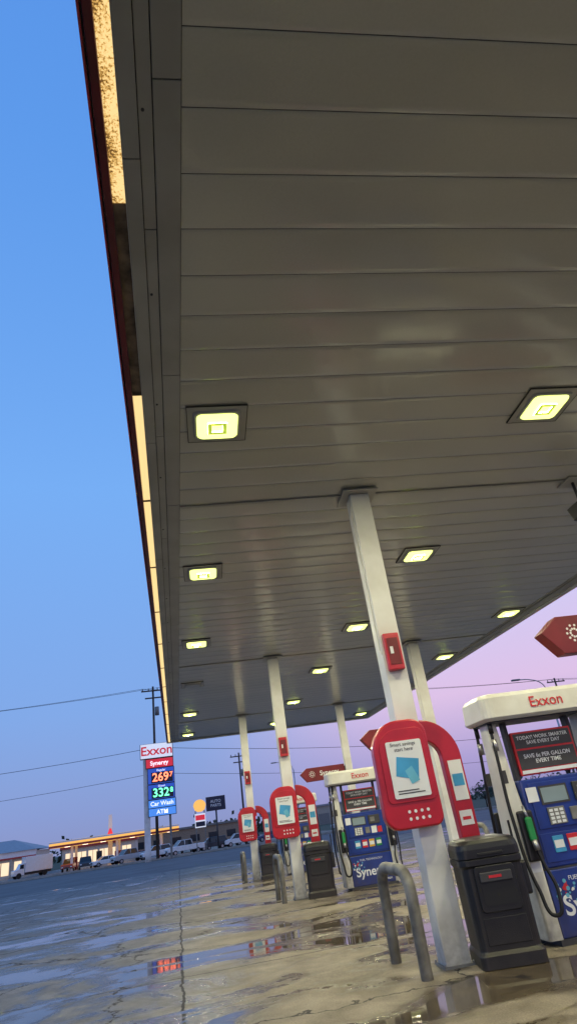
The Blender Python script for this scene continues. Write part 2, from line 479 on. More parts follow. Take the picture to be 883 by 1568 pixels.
skbox('roof_deck', -.2, 8.65, YA-.1, YE+.1, ZC+.06, ZC+.85, 'grey')
gv = []; gf = []
for i in range(1, n):
    yb = YA+i*.4
    q = len(gv)
    for dy in (-.0036, .0036):
        for x in (X0, X1): gv.append((x, sk(x, yb+dy), ZC+.003))
    gf.append((q, q+1, q+3, q+2))
mk('panel_grooves', gv, gf, 'groove', can)
def trimrow(x0, x1, z, step, off, m='trim'):
    y = YA+off-step
    while y < YE:
        a = max(y+.004, YA); b_ = min(y+step-.004, YE)
        if b_ > a: skbox('edge_trim', x0, x1, a, b_, z, z+.05, m, bevel=.003)
        y += step
trimrow(.04, .196, ZC-.012, 2.45, .95)
trimrow(-.045, .034, ZC-.006, 2.45, 1.9)
trimrow(-.15, -.050, ZC-.016, 3.05, .2)
skbox('trim_backing', -.155, .2, YA, YE, ZC+.045, ZC+.058, 'groove')
for i in range(22):
    yy = -2+i*1.35
    cyl('rivet', (-.02, yy, ZC-.012), (-.02, yy, ZC), .010, 'dgrey', can, n=8)
trimrow(8.225, 8.36, ZC-.012, 2.45, .6)
trimrow(8.365, 8.5, ZC-.018, 3.05, .4)
skbox('fascia_right', 8.51, 8.62, YA, YE, ZC-.05, ZC+.9, 'white')
skbox('fascia_right_band', 8.622, 8.64, YA, YE, ZC-.055, ZC+.35, 'red')
skbox('fascia_right_lip', 8.3, 8.505, YA, YE, ZC-.03, ZC-.019, 'trim')
skbox('light_strip', -.238, -.156, YA, 2.62, ZC+.0, ZC+.02, 'glow')
skbox('light_strip_dead', -.238, -.156, 2.63, 4.55, ZC+.0, ZC+.02, 'rust')
skbox('light_strip', -.238, -.156, 4.56, YE, ZC+.0, ZC+.02, 'glow')
skbox('painted_light_leak', -.1555, -.1515, YA, YE, ZC-.018, ZC+.02, 'white')  # white strip stands in for light leaking along the strip's inner edge
for yy in [2.62, 4.55, 6.6, 8.7, 10.8, 12.9, 15, 17.1, 19.2, 21.3, 23.4, 25.5, .5]:
    skbox('strip_bracket', -.239, -.156, yy-.015, yy+.02, ZC-.008, ZC+.001, 'rust')
skbox('fascia_left_lip', -.290, -.240, YA, YE, ZC-.03, ZC+.06, 'dred', bevel=.004)
skbox('fascia_left', -.30, -.25, YA, YE, ZC+.061, ZC+.9, 'white')
skbox('fascia_left_band', -.315, -.302, YA, YE, ZC-.03, ZC+.4, 'red')
for nm, ya, yb in (('fascia_far', YE+.005, YE+.12), ('fascia_near', YA-.12, YA-.005)):
    skbox(nm, -.30, 8.64, ya, yb, ZC-.05, ZC+.9, 'white')
skbox('fascia_far_lip', -.14, 8.5, YE-.2, YE, ZC-.03, ZC-.014, 'trim')
BY = [6.82, 15.1, 23.4]
for yb in BY:
    skbox('beam_cover', X0+.01, X1-.01, yb-.03, yb+.03, ZC-.02, ZC-.006, 'trim', bevel=.005)

LAMP = 140
def canopy_light(x, y, lit=True):
    e = empty('canopy_light', (x, sk(x, y), ZC), math.radians(-3))
    box('cover_plate', (.60, .60, .012), (0, 0, -.014), 'trim', e, bevel=.003)
    for sx, sy, w, d in ((0, .3, .606, .008), (0, -.3, .606, .008), (.3, 0, .008, .592), (-.3, 0, .008, .592)):
        box('plate_edge', (w, d, .014), (sx, sy, -.015), 'groove', e)
    loft('housing', [(-.040, .45, .45, .05, 0, 0), (-.021, .48, .48, .05, 0, 0)], 'trim', e)
    loft('lens', [(-.056, .395, .395, .06, 0, 0), (-.041, .415, .415, .06, 0, 0)], 'lens' if lit else 'lensoff', e)
    if lit:
        for sx, sy, w, d in ((0, .075, .19, .04), (0, -.075, .19, .04), (.075, 0, .04, .11), (-.075, 0, .04, .11)):
            box('inner_ring', (w, d, .006), (sx, sy, -.070), 'lens2', e)
        la = bpy.data.lights.new('led_array', 'AREA'); la.shape = 'SQUARE'; la.size = .275
        la.energy = LAMP; la.color = (1.0, .93, .60)
        lo = bpy.data.objects.new('led_array', la); COL.objects.link(lo); lo.parent = e; lo.location = (0, 0, -.062)
    return e
for i, y in enumerate([1.0, 5.07, 9.05, 13.1, 17.2, 21.7, 26.4]):
    canopy_light(.57, y, i != 4)
for y in [1.0, 5.02, 9.06, 13.05, 17.1, 21.7, 26.2]:
    canopy_light(4.15, y)
for y in [1.0, 5.1, 9.1, 13.2, 17.15, 21.7, 26.5]:
    canopy_light(7.88, y)

# ------------------------------------------------------------ station islands
ROT = math.radians(-3.4)
def island_y(y0, x): return y0+SK*(x-.57)

def column(x, y0, front=True):
    y = island_y(y0, x); g = gz(y)
    e = empty('canopy_column', (x, y, 0), ROT)
    b2('shaft', -.125, .125, -.125, .125, g, ZC-.055, 'white', e, bevel=.012)
    b2('ceiling_flange', -.23, .23, -.23, .23, ZC-.05, ZC-.032, 'trim', e, bevel=.004)
    b2('base_plate', -.15, .15, -.15, .15, g, g+.02, 'grey', e)
    for sx in (-.138, .138):
        for sy in (-.138, .138): cyl('anchor_bolt', (sx, sy, g+.02), (sx, sy, g+.04), .009, 'steel', e, n=6)
    if front:
        b2('intercom_box', -.10, .085, -.205, -.127, 2.74, 3.16, 'red', e, bevel=.012)
        b2('intercom_face', -.07, .055, -.212, -.2055, 2.8, 3.1, 'dred', e)
        b2('intercom_grille', -.05, -.015, -.218, -.2125, 2.92, 3.0, 'paper', e)
        tube('conduit', [(-.131, -.07, ZC-.06), (-.131, -.07, 3.0), (-.131, -.12, 2.95)], .009, 'white2', e, bez=False)
    return e

def rr_poly(x0, x1, z0, z1, rs, n=8):
    """rs radii: bl, br, tr, tl"""
    bl, br, tr, tl = rs; p = []
    for cx, cz, r, a0 in ((x1-tr, z1-tr, tr, 0), (x0+tl, z1-tl, tl, 90), (x0+bl, z0+bl, bl, 180), (x1-br, z0+br, br, 270)):
        for i in range(n+1):
            a = math.radians(a0+90*i/n); p.append((cx+r*math.cos(a), cz+r*math.sin(a)))
    return p

def promo(x, y0):
    y = island_y(y0, x); g = gz(y)
    e = empty('promotional_sign_board', (x, y, g), ROT)
    prism('board', rr_poly(-.47, .13, 1.17, 2.20, (.14, .1, .16, .3)), -.27, -.128, 'red', e, bevel=.02)
    prism('board_rim', rr_poly(-.41, .09, 1.41, 2.11, (.05, .05, .08, .2)), -.282, -.271, 'red', e, bevel=.005)
    prism('poster', rr_poly(-.34, .04, 1.45, 1.99, (.02, .02, .02, .02)), -.293, -.283, 'paper', e)
    text('headline', 'Smart savings\nstart here', .05, (-.16, -.2945, 1.93), 'dgrey', e, ext=.001)
    prism('card_print', [(-.29, 1.66), (-.06, 1.60), (-.02, 1.80), (-.25, 1.84)], -.2955, -.2935, 'blue2', e)
    prism('phone_print', [(-.14, 1.57), (-.05, 1.60), (-.11, 1.74), (-.19, 1.70)], -.2975, -.296, 'cyan', e)
    b2('small_print', -.30, -.02, -.2955, -.2935, 1.488, 1.498, 'dgrey', e)
    b2('small_print', -.30, -.08, -.2955, -.2935, 1.512, 1.522, 'dgrey', e)
    for i in range(4):
        for j in range(2):
            cx, cz = -.22+i*.065, 1.26+j*.065
            prism('icon', [(cx+.016*math.cos(t*math.tau/8), cz+.016*math.sin(t*math.tau/8)) for t in range(8)], -.2735, -.2705, 'paper', e)
    pts = []
    cx, cz = .18, 1.80
    for i in range(13):
        a = math.radians(90-90*i/12); pts.append((cx+.42*math.cos(a), cz+.42*math.sin(a)))
    pts += [(.60, .97)]
    pts += [(.40, .97)]
    for i in range(13):
        a = math.radians(90*i/12); pts.append((cx+.20*math.cos(a), cz+.20*math.sin(a)))
    prism('hook_board', pts, .12, .24, 'red', e, bevel=.012)
    b2('hook_poster', .425, .575, .112, .119, 1.36, 1.76, 'paper', e)
    b2('hook_print', .44, .56, .1095, .1115, 1.5, 1.62, 'blue2', e)
    b2('hook_label', .425, .565, .112, .119, 1.12, 1.26, 'paper', e)
    b2('hook_label_text', .45, .54, .1095, .1115, 1.17, 1.2, 'redprint', e)
    b2('hook_bracket', .126, .2, .14, .2, 1.9, 2.1, 'red', e)
    return e

def hoop(x, y0):
    y = island_y(y0, x); g = gz(y)
    e = empty('hoop_bollard', (x, y, g))
    r = .056; h = .84; a = .44; pts = []
    pts.append((0, -a, -.05)); pts.append((0, -a, h-.2))
    for i in range(1, 9):
        t = math.radians(90*i/8); pts.append((0, -a+.2-.2*math.cos(t), h-.2+.2*math.sin(t)))
    for i in range(0, 9):
        t = math.radians(90*i/8); pts.append((0, a-.2+.2*math.sin(t), h-.2+.2*math.cos(t)))
    pts.append((0, a, -.05))
    tube('pipe', pts, r, 'bollard', e, bez=False, res=5)
    return e

def bin_(x, y, rz):
    g = gz(y)
    e = empty('trash_bin', (x, y, g), rz)
    loft('body', [(0, .60, .56, .06, 0, 0), (.10, .60, .56, .06, 0, 0), (.13, .56, .52, .07, 0, 0), (.78, .575, .54, .08, 0, 0),
                  (.80, .60, .57, .08, 0, 0), (.85, .60, .57, .08, 0, 0)], 'black', e, bevel=.006)
    loft('lid', [(.856, .60, .57, .08, 0, 0), (.93, .60, .57, .09, 0, 0), (.975, .58, .55, .1, 0, 0), (1.005, .52, .49, .1, 0, .0), (1.02, .36, .33, .1, 0, 0)], 'black', e, bevel=.004)
    for s in (-1, 1):
        yy = s*.262
        prism('opening_frame', rr_poly(-.19, .19, .42, .79, (.04, .04, .04, .04)), min(yy, yy+s*.03), max(yy, yy+s*.03), 'black', e, bevel=.008)
        prism('opening_dark', rr_poly(-.15, .15, .47, .75, (.03, .03, .03, .03)), min(yy+s*.031, yy+s*.034), max(yy+s*.031, yy+s*.034), 'rubber', e)
        b2('flap_hood', -.15, .15, min(yy+s*.035, yy+s*.055), max(yy+s*.035, yy+s*.055), .66, .74, 'dgrey', e, bevel=.008)
        b2('label', -.07, .05, min(yy+s*.0555, yy+s*.0575), max(yy+s*.0555, yy+s*.0575), .69, .712, 'redprint', e)
        b2('lower_panel', -.2, .2, min(yy-s*.012, yy+s*.004), max(yy-s*.012, yy+s*.004), .17, .38, 'black', e, bevel=.006)
        a_, c_ = sorted((yy+s*.02, yy+s*.04))
        b2('handle_lip', -.12, .12, a_, c_, .875, .9, 'rubber', e, bevel=.005)
    b2('side_bucket', .27, .35, -.15, .15, .50, .78, 'black', e, bevel=.02)
    tube('squeegee_handle', [(.31, 0, .7), (.33, .02, 1.05), (.33, .02, 1.12)], .012, 'rubber', e)
    return e

def nozzle(e, x, s, zc, mt):
    y = s*.27
    a, b_ = sorted((y, y+s*.07))
    b2('nozzle_boot', x-.08, x+.08, a, b_, zc-.30, zc+.16, 'black', e, bevel=.02)
    a, b_ = sorted((y+s*.07, y+s*.12))
    b2('nozzle_body', x-.035, x+.035, a, b_, zc-.12, zc+.10, mt, e, bevel=.02)
    cyl('nozzle_spout', (x, y+s*.09, zc+.09), (x, y+s*.04, zc+.2), .016, 'steel', e)
    cyl('nozzle_collar', (x, y+s*.1, zc-.11), (x, y+s*.12, zc-.2), .028, 'steel', e)

def pump(x, y, rz):
    g = gz(y)
    e = empty('fuel_pump', (x, y, g), rz)
    b2('plinth', -.52, .52, -.27, .27, 0, .05, 'dgrey', e)
    b2('lower_cabinet', -.47, .47, -.24, .24, .05, .62, 'blue', e, bevel=.012)
    b2('cabinet_seam', -.465, .465, -.235, .235, .62, .635, 'dgrey', e)
    b2('upper_cabinet', -.47, .47, -.23, .23, .635, 1.46, 'blue', e, bevel=.015)
    for s in (-1, 1):
        secs = [(.05, .15, .50, .03, s*.545, 0), (.9, .15, .46, .03, s*.55, 0), (1.5, .14, .30, .03, s*.555, 0), (2.08, .12, .22, .03, s*.56, 0)]
        loft('side_post', secs, 'white2', e)
    for s in (-1, 1):
        b2('topper_post', s*.38-.02, s*.38+.02, -.05, .05, 1.46, 2.08, 'dgrey', e)
    loft('header', [(2.08, 1.36, .62, .10, 0, 0), (2.11, 1.43, .70, .12, 0, 0), (2.32, 1.41, .68, .13, 0, 0), (2.365, 1.34, .60, .12, 0, 0)], 'white2', e, bevel=.006)
    loft('header_underside', [(2.066, 1.30, .54, .08, 0, 0), (2.079, 1.30, .54, .08, 0, 0)], 'dgrey', e)
    for s in (-1, 1):
        def fb(nm, x0, x1, d0, d1, z0, z1, mt, bev=0):
            a, b_ = sorted((s*d0, s*d1)); return b2(nm, x0, x1, a, b_, z0, z1, mt, e, bev)
        rot = (math.pi/2, 0, 0) if s < 0 else (math.pi/2, 0, math.pi)
        def ft(nm, st, size, xx, d, zz, mt, sx=1, off=0):
            return text(nm, st, size, (xx*(-s), s*d, zz), mt, e, rot=rot, sx=sx, ext=.001, off=off)
        ft('brand_lettering', 'Exxon', .16, .04, .3535, 2.22, 'redprint', off=.001)
        fb('ad_frame', -.36, .36, .05, .09, 1.50, 1.95, 'redprint', .006)
        fb('ad_upper', -.34, .34, .091, .095, 1.775, 1.93, 'dgrey')
        fb('ad_lower', -.34, .34, .091, .095, 1.56, 1.755, 'dgrey')
        fb('ad_white', -.34, .34, .091, .095, 1.515, 1.55, 'paper')
        ft('ad_text', 'TODAY! WORK SMARTER\nSAVE EVERY DAY', .053, 0, .0965, 1.855, 'paper', 1, .0005)
        ft('ad_text', 'SAVE 6c PER GALLON\nEVERY TIME', .058, 0, .0965, 1.66, 'paper', 1, .001)
        fb('bezel', -.40, .40, .231, .245, .98, 1.42, 'blue', .01)
        fb('display', -.30*1, .02, .246, .252, 1.20, 1.38, 'dgrey')
        fb('display_lcd', -.28, .0, .253, .256, 1.22, 1.36, 'screen')
        fb('card_reader', .08, .34, .246, .275, 1.2, 1.38, 'dgrey', .008)
        fb('reader_slot', .12, .22, .276, .28, 1.25, 1.34, 'grey')
        fb('keypad', -.27, -.08, .246, .262, 1.01, 1.17, 'grey', .004)
        for i in range(3):
            for j in range(4):
                fb('key', -.255+i*.058, -.215+i*.058, .263, .267, 1.02+j*.036, 1.045+j*.036, 'paper')
        fb('receipt', -.02, .08, .246, .266, 1.03, 1.15, 'grey', .004)
        fb('sticker', .12, .24, .246, .249, 1.02, 1.16, 'paper')
        fb('sticker_red', .26, .36, .246, .249, 1.02, 1.14, 'redprint')
        fb('notice', -.44, -.32, .246, .249, 1.24, 1.38, 'paper')
        fb('grade_panel', -.42, .42, .231, .24, .68, .94, 'blue', .006)
        for i, cc_ in enumerate(('blue2', 'redprint', 'yellow', 'green')):
            fb('grade_button', -.30+i*.16, -.18+i*.16, .241, .25, .76, .91, cc_, .004)
            fb('grade_price', -.29+i*.16, -.19+i*.16, .2505, .253, .80, .87, 'paper')
        ft('print_synergy', 'Synergy', .24, 0, .2425, .30, 'paper', 1, .004)
        ft('print_small', 'FUEL TECHNOLOGY', .055, 0, .2425, .53, 'paper')
        ft('print_brand', 'Exxon', .08, .3, .2425, .13, 'paper')
        rb = random.Random(3)
        for i in range(26):
            a = rb.uniform(0, 6.28); r_ = rb.uniform(.02, .13)
            px_, pz = s*.30+r_*math.cos(a), .43+r_*math.sin(a)*.9
            rr = rb.uniform(.008, .022)
            cyl('bubble_print', (px_, s*.2405, pz), (px_, s*.2425+s*.0001*i, pz), rr, rb.choice(['paper', 'cyan', 'cyan', 'redprint']), e, n=10)
        for sx in (-1, 1):
            nozzle(e, sx*.555, s, 1.02, 'green' if sx*s > 0 else 'rubber')
            X = sx*.62
            tube('hose', [(X, s*.20, 2.07), (X+sx*.02, s*.22, 1.7), (X+sx*.05, s*.26, 1.1), (X+sx*.02, s*.36, .5), (sx*.57, s*.45, .28), (sx*.50, s*.46, .45), (sx*.54, s*.40, .72), (sx*.555, s*.385, .83)], .018, 'rubber', e)
            cyl('breakaway', (X, s*.205, 1.78), (X, s*.20, 1.9), .032, 'steel', e)
            cyl('hose_swivel', (X, s*.20, 1.96), (X, s*.20, 2.08), .026, 'rubber', e)
            fb('hose_tag', X-.035, X+.035, .20, .215, 1.45, 1.58, 'dgrey')
            fb('post_sticker', sx*.55-.05, sx*.55+.05, .235, .238, .62, .70, 'paper')
    return e

def island_sign(y0):
    x = 4.36; y = island_y(y0, x)
    e = empty('hanging_promo_sign', (x, y, gz(y)), ROT)
    pts = [(0, 2.99), (.24, 3.17), (1.62, 3.17), (1.62, 2.74), (.22, 2.72)]
    n = len(pts)
    v = [(px_, -.10, z) for i, (px_, z) in enumerate(pts)]+[(px_, .10, z) for px_, z in pts]
    fcs = [tuple(range(n)), tuple(range(n, 2*n))[::-1]]+[(i, (i+1) % n, n+(i+1) % n, n+i) for i in range(n)]
    mk('sign_box', v, fcs, 'dred', e, bevel=.008)
    for s in (-1, 1):
        for i in range(10):
            a = i*math.tau/10
            for rr, q in ((.095, .015), (.05, .014)):
                cx, cz = .42+rr*math.cos(a), 2.955+rr*math.sin(a)
                cyl('logo_dot', (cx, s*.1015, cz), (cx, s*.104, cz), q, 'paper', e, n=8)
        text('sign_lettering', 'Synergy', .22, (1.05, s*.1025, 2.955), 'paper', e, rot=(math.pi/2, 0, 0 if s < 0 else math.pi), ext=.001, off=.003)
    b2('sign_bracket', 1.62, 1.66, -.06, .06, 2.8, 3.1, 'dgrey', e)
    return e

for k, y0 in enumerate(BY):
    column(2.5, y0); column(6.15, y0, False)
    promo(2.5, y0)
    hoop(2.1, y0+.1); hoop(6.75, y0+.1)
    bin_(2.93, island_y(y0, 2.95)-.22, math.radians(-12))
    px_ = 4.07 if k == 0 else 4.13
    pump(px_, island_y(y0, px_)+.16, ROT)
    island_sign(y0)

e = empty('security_camera', (5.62, 6.55, ZC))
box('mount_plate', (.3, .3, .02), (0, 0, -.02), 'trim', e, bevel=.004)
cyl('stem', (0, 0, -.02), (0, 0, -.33), .02, 'dgrey', e)
box('camera_housing', (.2, .34, .2), (.0, -.02, -.45), 'dgrey', e, bevel=.015, rot=(math.radians(-12), 0, .3))
cyl('lens_barrel', (-.02, -.18, -.5), (-.04, -.25, -.52), .05, 'glass', e)
cyl('dome', (0, .02, -.56), (0, .02, -.64), .08, 'glass', e, r1=.05)

# ------------------------------------------------------------ price sign
D = 65; g = gz(D)
e = empty('price_sign', (0, D, g))
b2('post', -3.05, -2.5, .1, .5, 0, 8.75, 'white', e)
b2('post_thin', -.75, -.55, .1, .4, 0, 8.75, 'grey', e)
def panel(nm, x0, x1, z0, z1, mt):
    b2(nm+'_cabinet', x0-.06, x1+.06, -.1, .6, z0-.03, z1+.03, 'dgrey', e)
    b2(nm, x0, x1, -.13, -.101, z0, z1, mt, e)
panel('brand_panel', -3.25, -.2, 8.85, 10.15, 'sign_white')
text('brand_text', 'Exxon', 1.15, (-1.72, -.14, 9.48), 'sign_tred', e, off=.02, sx=1.05)
panel('synergy_panel', -2.75, -.2, 7.95, 8.72, 'sign_red')
text('synergy_text', 'Synergy', .55, (-1.5, -.14, 8.33), 'sign_text', e, off=.01)
panel('regular_panel', -2.6, -.15, 6.5, 7.85, 'sign_blue')
b2('led_face', -2.3, -.25, -.14, -.131, 6.55, 7.5, 'led_face', e)
text('regular_label', 'Regular', .28, (-1.35, -.14, 7.67), 'sign_text', e)
text('price_regular', '269', 1.05, (-1.42, -.15, 7.02), 'led_red', e, off=.015)
text('price_tenth', '7', .6, (-.42, -.15, 7.18), 'led_red', e, off=.01)
panel('plus_panel', -2.6, -.15, 5.15, 6.4, 'sign_blue')
b2('led_face', -2.3, -.25, -.14, -.131, 5.2, 6.1, 'led_face', e)
text('diesel_label', 'Diesel', .26, (-1.35, -.14, 6.25), 'sign_text', e)
text('price_diesel', '332', 1.05, (-1.42, -.15, 5.65), 'led_green', e, off=.015)
text('price_tenth', '8', .6, (-.42, -.15, 5.8), 'led_green', e, off=.01)
panel('carwash_panel', -2.6, -.1, 4.4, 5.05, 'sign_lblue')
text('carwash_text', 'Car Wash', .52, (-1.35, -.14, 4.72), 'sign_text', e, off=.008)
panel('atm_panel', -2.6, -.1, 3.7, 4.33, 'sign_lblue')
text('atm_text', 'ATM', .52, (-1.35, -.14, 4.0), 'sign_text', e, off=.008)

# ------------------------------------------------------------ utility poles + wires
def upole(x, y, h):
    g = gz(y)
    e = empty('utility_pole', (x, y, g))
    cyl('shaft', (0, 0, 0), (0, 0, h), .17, 'wood', e, r1=.11, n=10)
    box('crossarm', (2.6, .12, .14), (0, -.14, h-.5), 'wood', e)
    box('crossarm_low', (1.8, .12, .14), (0, -.14, h-1.3), 'wood', e)
    for xx in (-1.15, -.5, .5, 1.15):
        cyl('insulator', (xx, -.14, h-.43), (xx, -.14, h-.2), .06, 'grey', e, n=8)
    cyl('transformer', (.38, 0, h-3.2), (.38, 0, h-2.3), .24, 'grey', e, n=12)
    return e
poles = [(-52, 72, 17.2), (-2.1, 72, 17.4), (50, 75, 14), (105, 78, 14)]
for p in poles: upole(*p)
wires = empty('power_lines')
def span(a, b_, sag, r=.022):
    pts = []
    for i in range(13):
        t = i/12
        pts.append((a[0]+(b_[0]-a[0])*t, a[1]+(b_[1]-a[1])*t, a[2]+(b_[2]-a[2])*t-4*sag*t*(1-t)))
    tube('wire', pts, r, 'wire', wires, bez=False, res=1)
for p, q in zip(poles, poles[1:]):
    for dx, dz, r in ((-1.15, -.2, .02), (0.5, -.2, .02), (0, -6.6, .025), (0, -9.2, .02)):
        span((p[0]+dx, p[1]-.14, gz(72)+p[2]+dz), (q[0]+dx, q[1]-.14, gz(72)+q[2]+dz), .9, r)
upole(9.2, 95, 12)

def street_lamp(x, y, h, dirx=-1):
    e = empty('street_lamp', (x, y, gz(y)))
    cyl('pole', (0, 0, 0), (0, 0, h-1.2), .11, 'steel', e, r1=.07, n=10)
    tube('arm', [(0, 0, h-1.3), (dirx*.4, 0, h-.5), (dirx*1.4, 0, h-.1), (dirx*2.6, 0, h)], .045, 'steel', e)
    box('luminaire', (.8, .3, .14), (dirx*2.8, 0, h), 'grey', e, bevel=.04)
street_lamp(33, 51, 10.1)
street_lamp(17, 95, 10)

# ------------------------------------------------------------ vehicles
def car(kind, x, y, rz, paint):
    nm = {'suv': 'parked_suv', 'sedan': 'parked_car', 'pickup': 'parked_pickup_truck'}[kind]
    e = empty(nm, (x, y, gz(y)), rz)
    if kind == 'sedan':
        Lh, W, prof_ = 2.3, .9, [(-2.3, .35), (-2.3, .75), (-2.1, .88), (-1.2, .95), (1.5, .98), (2.2, .9), (2.3, .7), (2.3, .35)]
        cab = [(-1.25, .94, -.55, 1.42), (1.65, .94, .95, 1.42)]
    elif kind == 'suv':
        Lh, W, prof_ = 2.4, .97, [(-2.4, .42), (-2.4, .9), (-2.25, 1.03), (-1.25, 1.1), (2.35, 1.12), (2.42, .8), (2.42, .42)]
        cab = [(-1.3, 1.09, -.6, 1.78), (2.3, 1.09, 2.05, 1.78)]
    else:
        Lh, W, prof_ = 2.85, 1.0, [(-2.85, .5), (-2.85, 1.0), (-2.7, 1.15), (-1.5, 1.2), (2.85, 1.22), (2.9, .6), (2.85, .5)]
        cab = [(-1.5, 1.19, -.8, 1.92), (1.0, 1.19, .8, 1.92)]
    prism('body', prof_, -W, W, paint, e, bevel=.06)
    (xa, za, xb, zb), (xc, zc, xd, zd) = cab
    wt = W*.80
    ztop = zb-.04
    v = [(xa, -W*.95, za), (xc, -W*.95, za), (xc, W*.95, za), (xa, W*.95, za),
         (xb, -wt, ztop), (xd, -wt, ztop), (xd, wt, ztop), (xb, wt, ztop)]
    f_ = [(0, 3, 2, 1), (4, 5, 6, 7), (0, 1, 5, 4), (1, 2, 6, 5), (2, 3, 7, 6), (3, 0, 4, 7)]
    mk('glasshouse', v, f_, 'glass', e, bevel=.03)
    b2('roof', xb-.02, xd+.02, -W*.8, W*.8, zb-.05, zb+.02, paint, e, bevel=.03)
    xm = (xa+xc)/2
    for s in (-1, 1):
        for t in ((xb, xa), (xm, xm), (xd, xc)):
            cyl('pillar', (t[1], s*W*.955, za), (t[0], s*W*.81, zb-.03), .045, paint, e, n=6)
        for wx in (-Lh*.62, Lh*.62):
            cyl('wheel', (wx, s*(W-.2), .34), (wx, s*(W+.02), .34), .34, 'tire', e, n=18)
            cyl('rim', (wx, s*(W+.0), .34), (wx, s*(W+.03), .34), .2, 'chrome', e, n=12)
        b2('head_lamp', -Lh-.02, -Lh+.1, s*W*.75-.15, s*W*.75+.15, .68, .82, 'paper', e)
        b2('tail_lamp', Lh-.05, Lh+.05, s*W*.8-.12, s*W*.8+.12, .72, .95, 'redprint', e)
    b2('grille', -Lh-.015, -Lh+.1, -.4, .4, .5, .75, 'dgrey', e)
    if kind == 'pickup':
        b2('bed_void', 1.1, 2.75, -W*.85, W*.85, 1.215, 1.225, 'dgrey', e)
    return e
cars = [('suv', -15.0, 118, 1.7, 'car_dark'), ('sedan', -11.6, 116, .4, 'car_white'), ('pickup', -7.6, 112, .5, 'car_silver'),
        ('suv', -3.6, 112, .4, 'car_white'), ('pickup', .9, 106, .3, 'car_white'), ('suv', 5.3, 112, .15, 'car_dark'),
        ('suv', 9.6, 112, .1, 'car_white'), ('sedan', 15.5, 118, 0, 'car_blue'), ('pickup', -18.5, 126, 1.5, 'car_red'),
        ('sedan', -29.5, 108, .2, 'car_dark'), ('suv', 30, 122, 0, 'car_silver'), ('pickup', 40, 118, 3.1, 'car_white'), ('sedan', 52, 122, 0, 'car_dark'),
        ('suv', 1.5, 135, 1.5, 'car_silver'), ('sedan', -7, 140, 1.5, 'car_red'), ('pickup', 7, 128, .2, 'car_white'), ('suv', 12, 124, .1, 'car_dark')]
for c in cars: car(*c)
e = empty('box_truck', (-26.3, 132, gz(132)), .5)
b2('cargo_box', -1.2, 3.6, -1.15, 1.15, .85, 3.3, 'car_white', e, bevel=.04)
b2('cargo_door', -1.0, 3.4, -1.165, -1.152, 1.0, 3.15, 'paper', e)
prism('cab', [(-3.0, .5), (-3.0, 1.3), (-2.2, 1.5), (-1.8, 2.3), (-1.25, 2.35), (-1.25, .5)], -1.0, 1.0, 'car_white', e, bevel=.05)
b2('side_window', -2.05, -1.4, -1.02, -1.003, 1.5, 2.15, 'glass', e)
b2('chassis', -2.9, 3.5, -.7, .7, .45, .84, 'dgrey', e)
for wx in (-2.2, 2.3):
    for s in (-1, 1): cyl('wheel', (wx, s*.8, .45), (wx, s*1.08, .45), .45, 'tire', e)

# ------------------------------------------------------------ other station (across road)
e = empty('distant_station_canopy', (0, 122, gz(122)))
b2('slab', -21.5, .2, 0, 9, 3.75, 4.7, 'stripe_y', e, bevel=.08)
b2('red_stripe', -21.52, .22, -.03, -.002, 3.76, 4.1, 'stripe_r', e)
b2('white_stripe', -21.52, .22, -.03, -.002, 4.45, 4.68, 'paper', e)
for xx in (-18, -10.5, -3):
    for yy in (2, 7): b2('column', xx-.2, xx+.2, yy-.2, yy+.2, 0, 3.75, 'car_white', e)
    b2('pump', xx-.6, xx+.6, 3.9, 4.6, 0, 2.0, 'dred', e, bevel=.05)
for xx in (-19, -16, -13, -8, -5, -1.5):
    b2('underlight', xx-.4, xx+.4, 3, 3.8, 3.70, 3.745, 'headl', e)
e = empty('convenience_store', (-15.5, 142, -1.3))
b2('walls', -7, 7, 0, 9, 0, 3.6, 'wall_lit', e)
b2('fascia', -7.3, 7.3, -.4, 9.2, 3.6, 4.7, 'stripe_r', e)
for i in range(6):
    b2('window', -6.3+i*2.15, -4.6+i*2.15, -.06, -.002, .6, 2.8, 'window_lit', e)
    b2('mullion', -5.5+i*2.15, -5.42+i*2.15, -.09, -.062, .6, 2.8, 'dgrey', e)
b2('door', -.5, .6, -.1, -.062, 0, 2.5, 'glass', e)
e = empty('strip_mall', (-44, 150, -1.3))
b2('walls', -22, 15, 0, 16, 0, 4.4, 'wall_lit', e)
b2('white_band', -22.2, 15.2, -.5, -.01, 3.3, 4.6, 'car_white', e)
b2('green_band', -22.2, 4, -.56, -.51, 3.75, 4.2, 'gband', e)
b2('red_band', -22.2, 15.2, -.56, -.51, 3.3, 3.6, 'stripe_r', e)
v = [(-22.5, -1, 4.61), (15.5, -1, 4.61), (15.5, 17, 4.61), (-22.5, 17, 4.61), (-16, 8, 7.0), (9, 8, 7.0)]
mk('roof', v, [(0, 1, 5, 4), (1, 2, 5), (2, 3, 4, 5), (3, 0, 4), (0, 3, 2, 1)], 'roofblue', e)
for i in range(9):
    b2('shop_window', -21+i*4, -18+i*4, -.05, -.005, .5, 2.8, 'window_lit' if i % 3 else 'glass', e)
    b2('mullion', -19.6+i*4, -19.45+i*4, -.09, -.055, .5, 2.8, 'dgrey', e)
    b2('pillar', -17.6+i*4, -17.3+i*4, -.9, -.6, 0, 3.3, 'stucco', e)
e = empty('warehouse', (60, 240, -1.3))
b2('walls', -28, 28, 0, 20, 0, 6, 'stucco', e)
b2('roof', -28.5, 28.5, -.5, 20.5, 6, 6.6, 'roofblue', e)
for i in range(7): b2('bay_door', -25+i*7.5, -21+i*7.5, -.08, -.005, 0, 3.6, 'grey', e)
e = empty('warehouse', (-5, 230, -1.3))
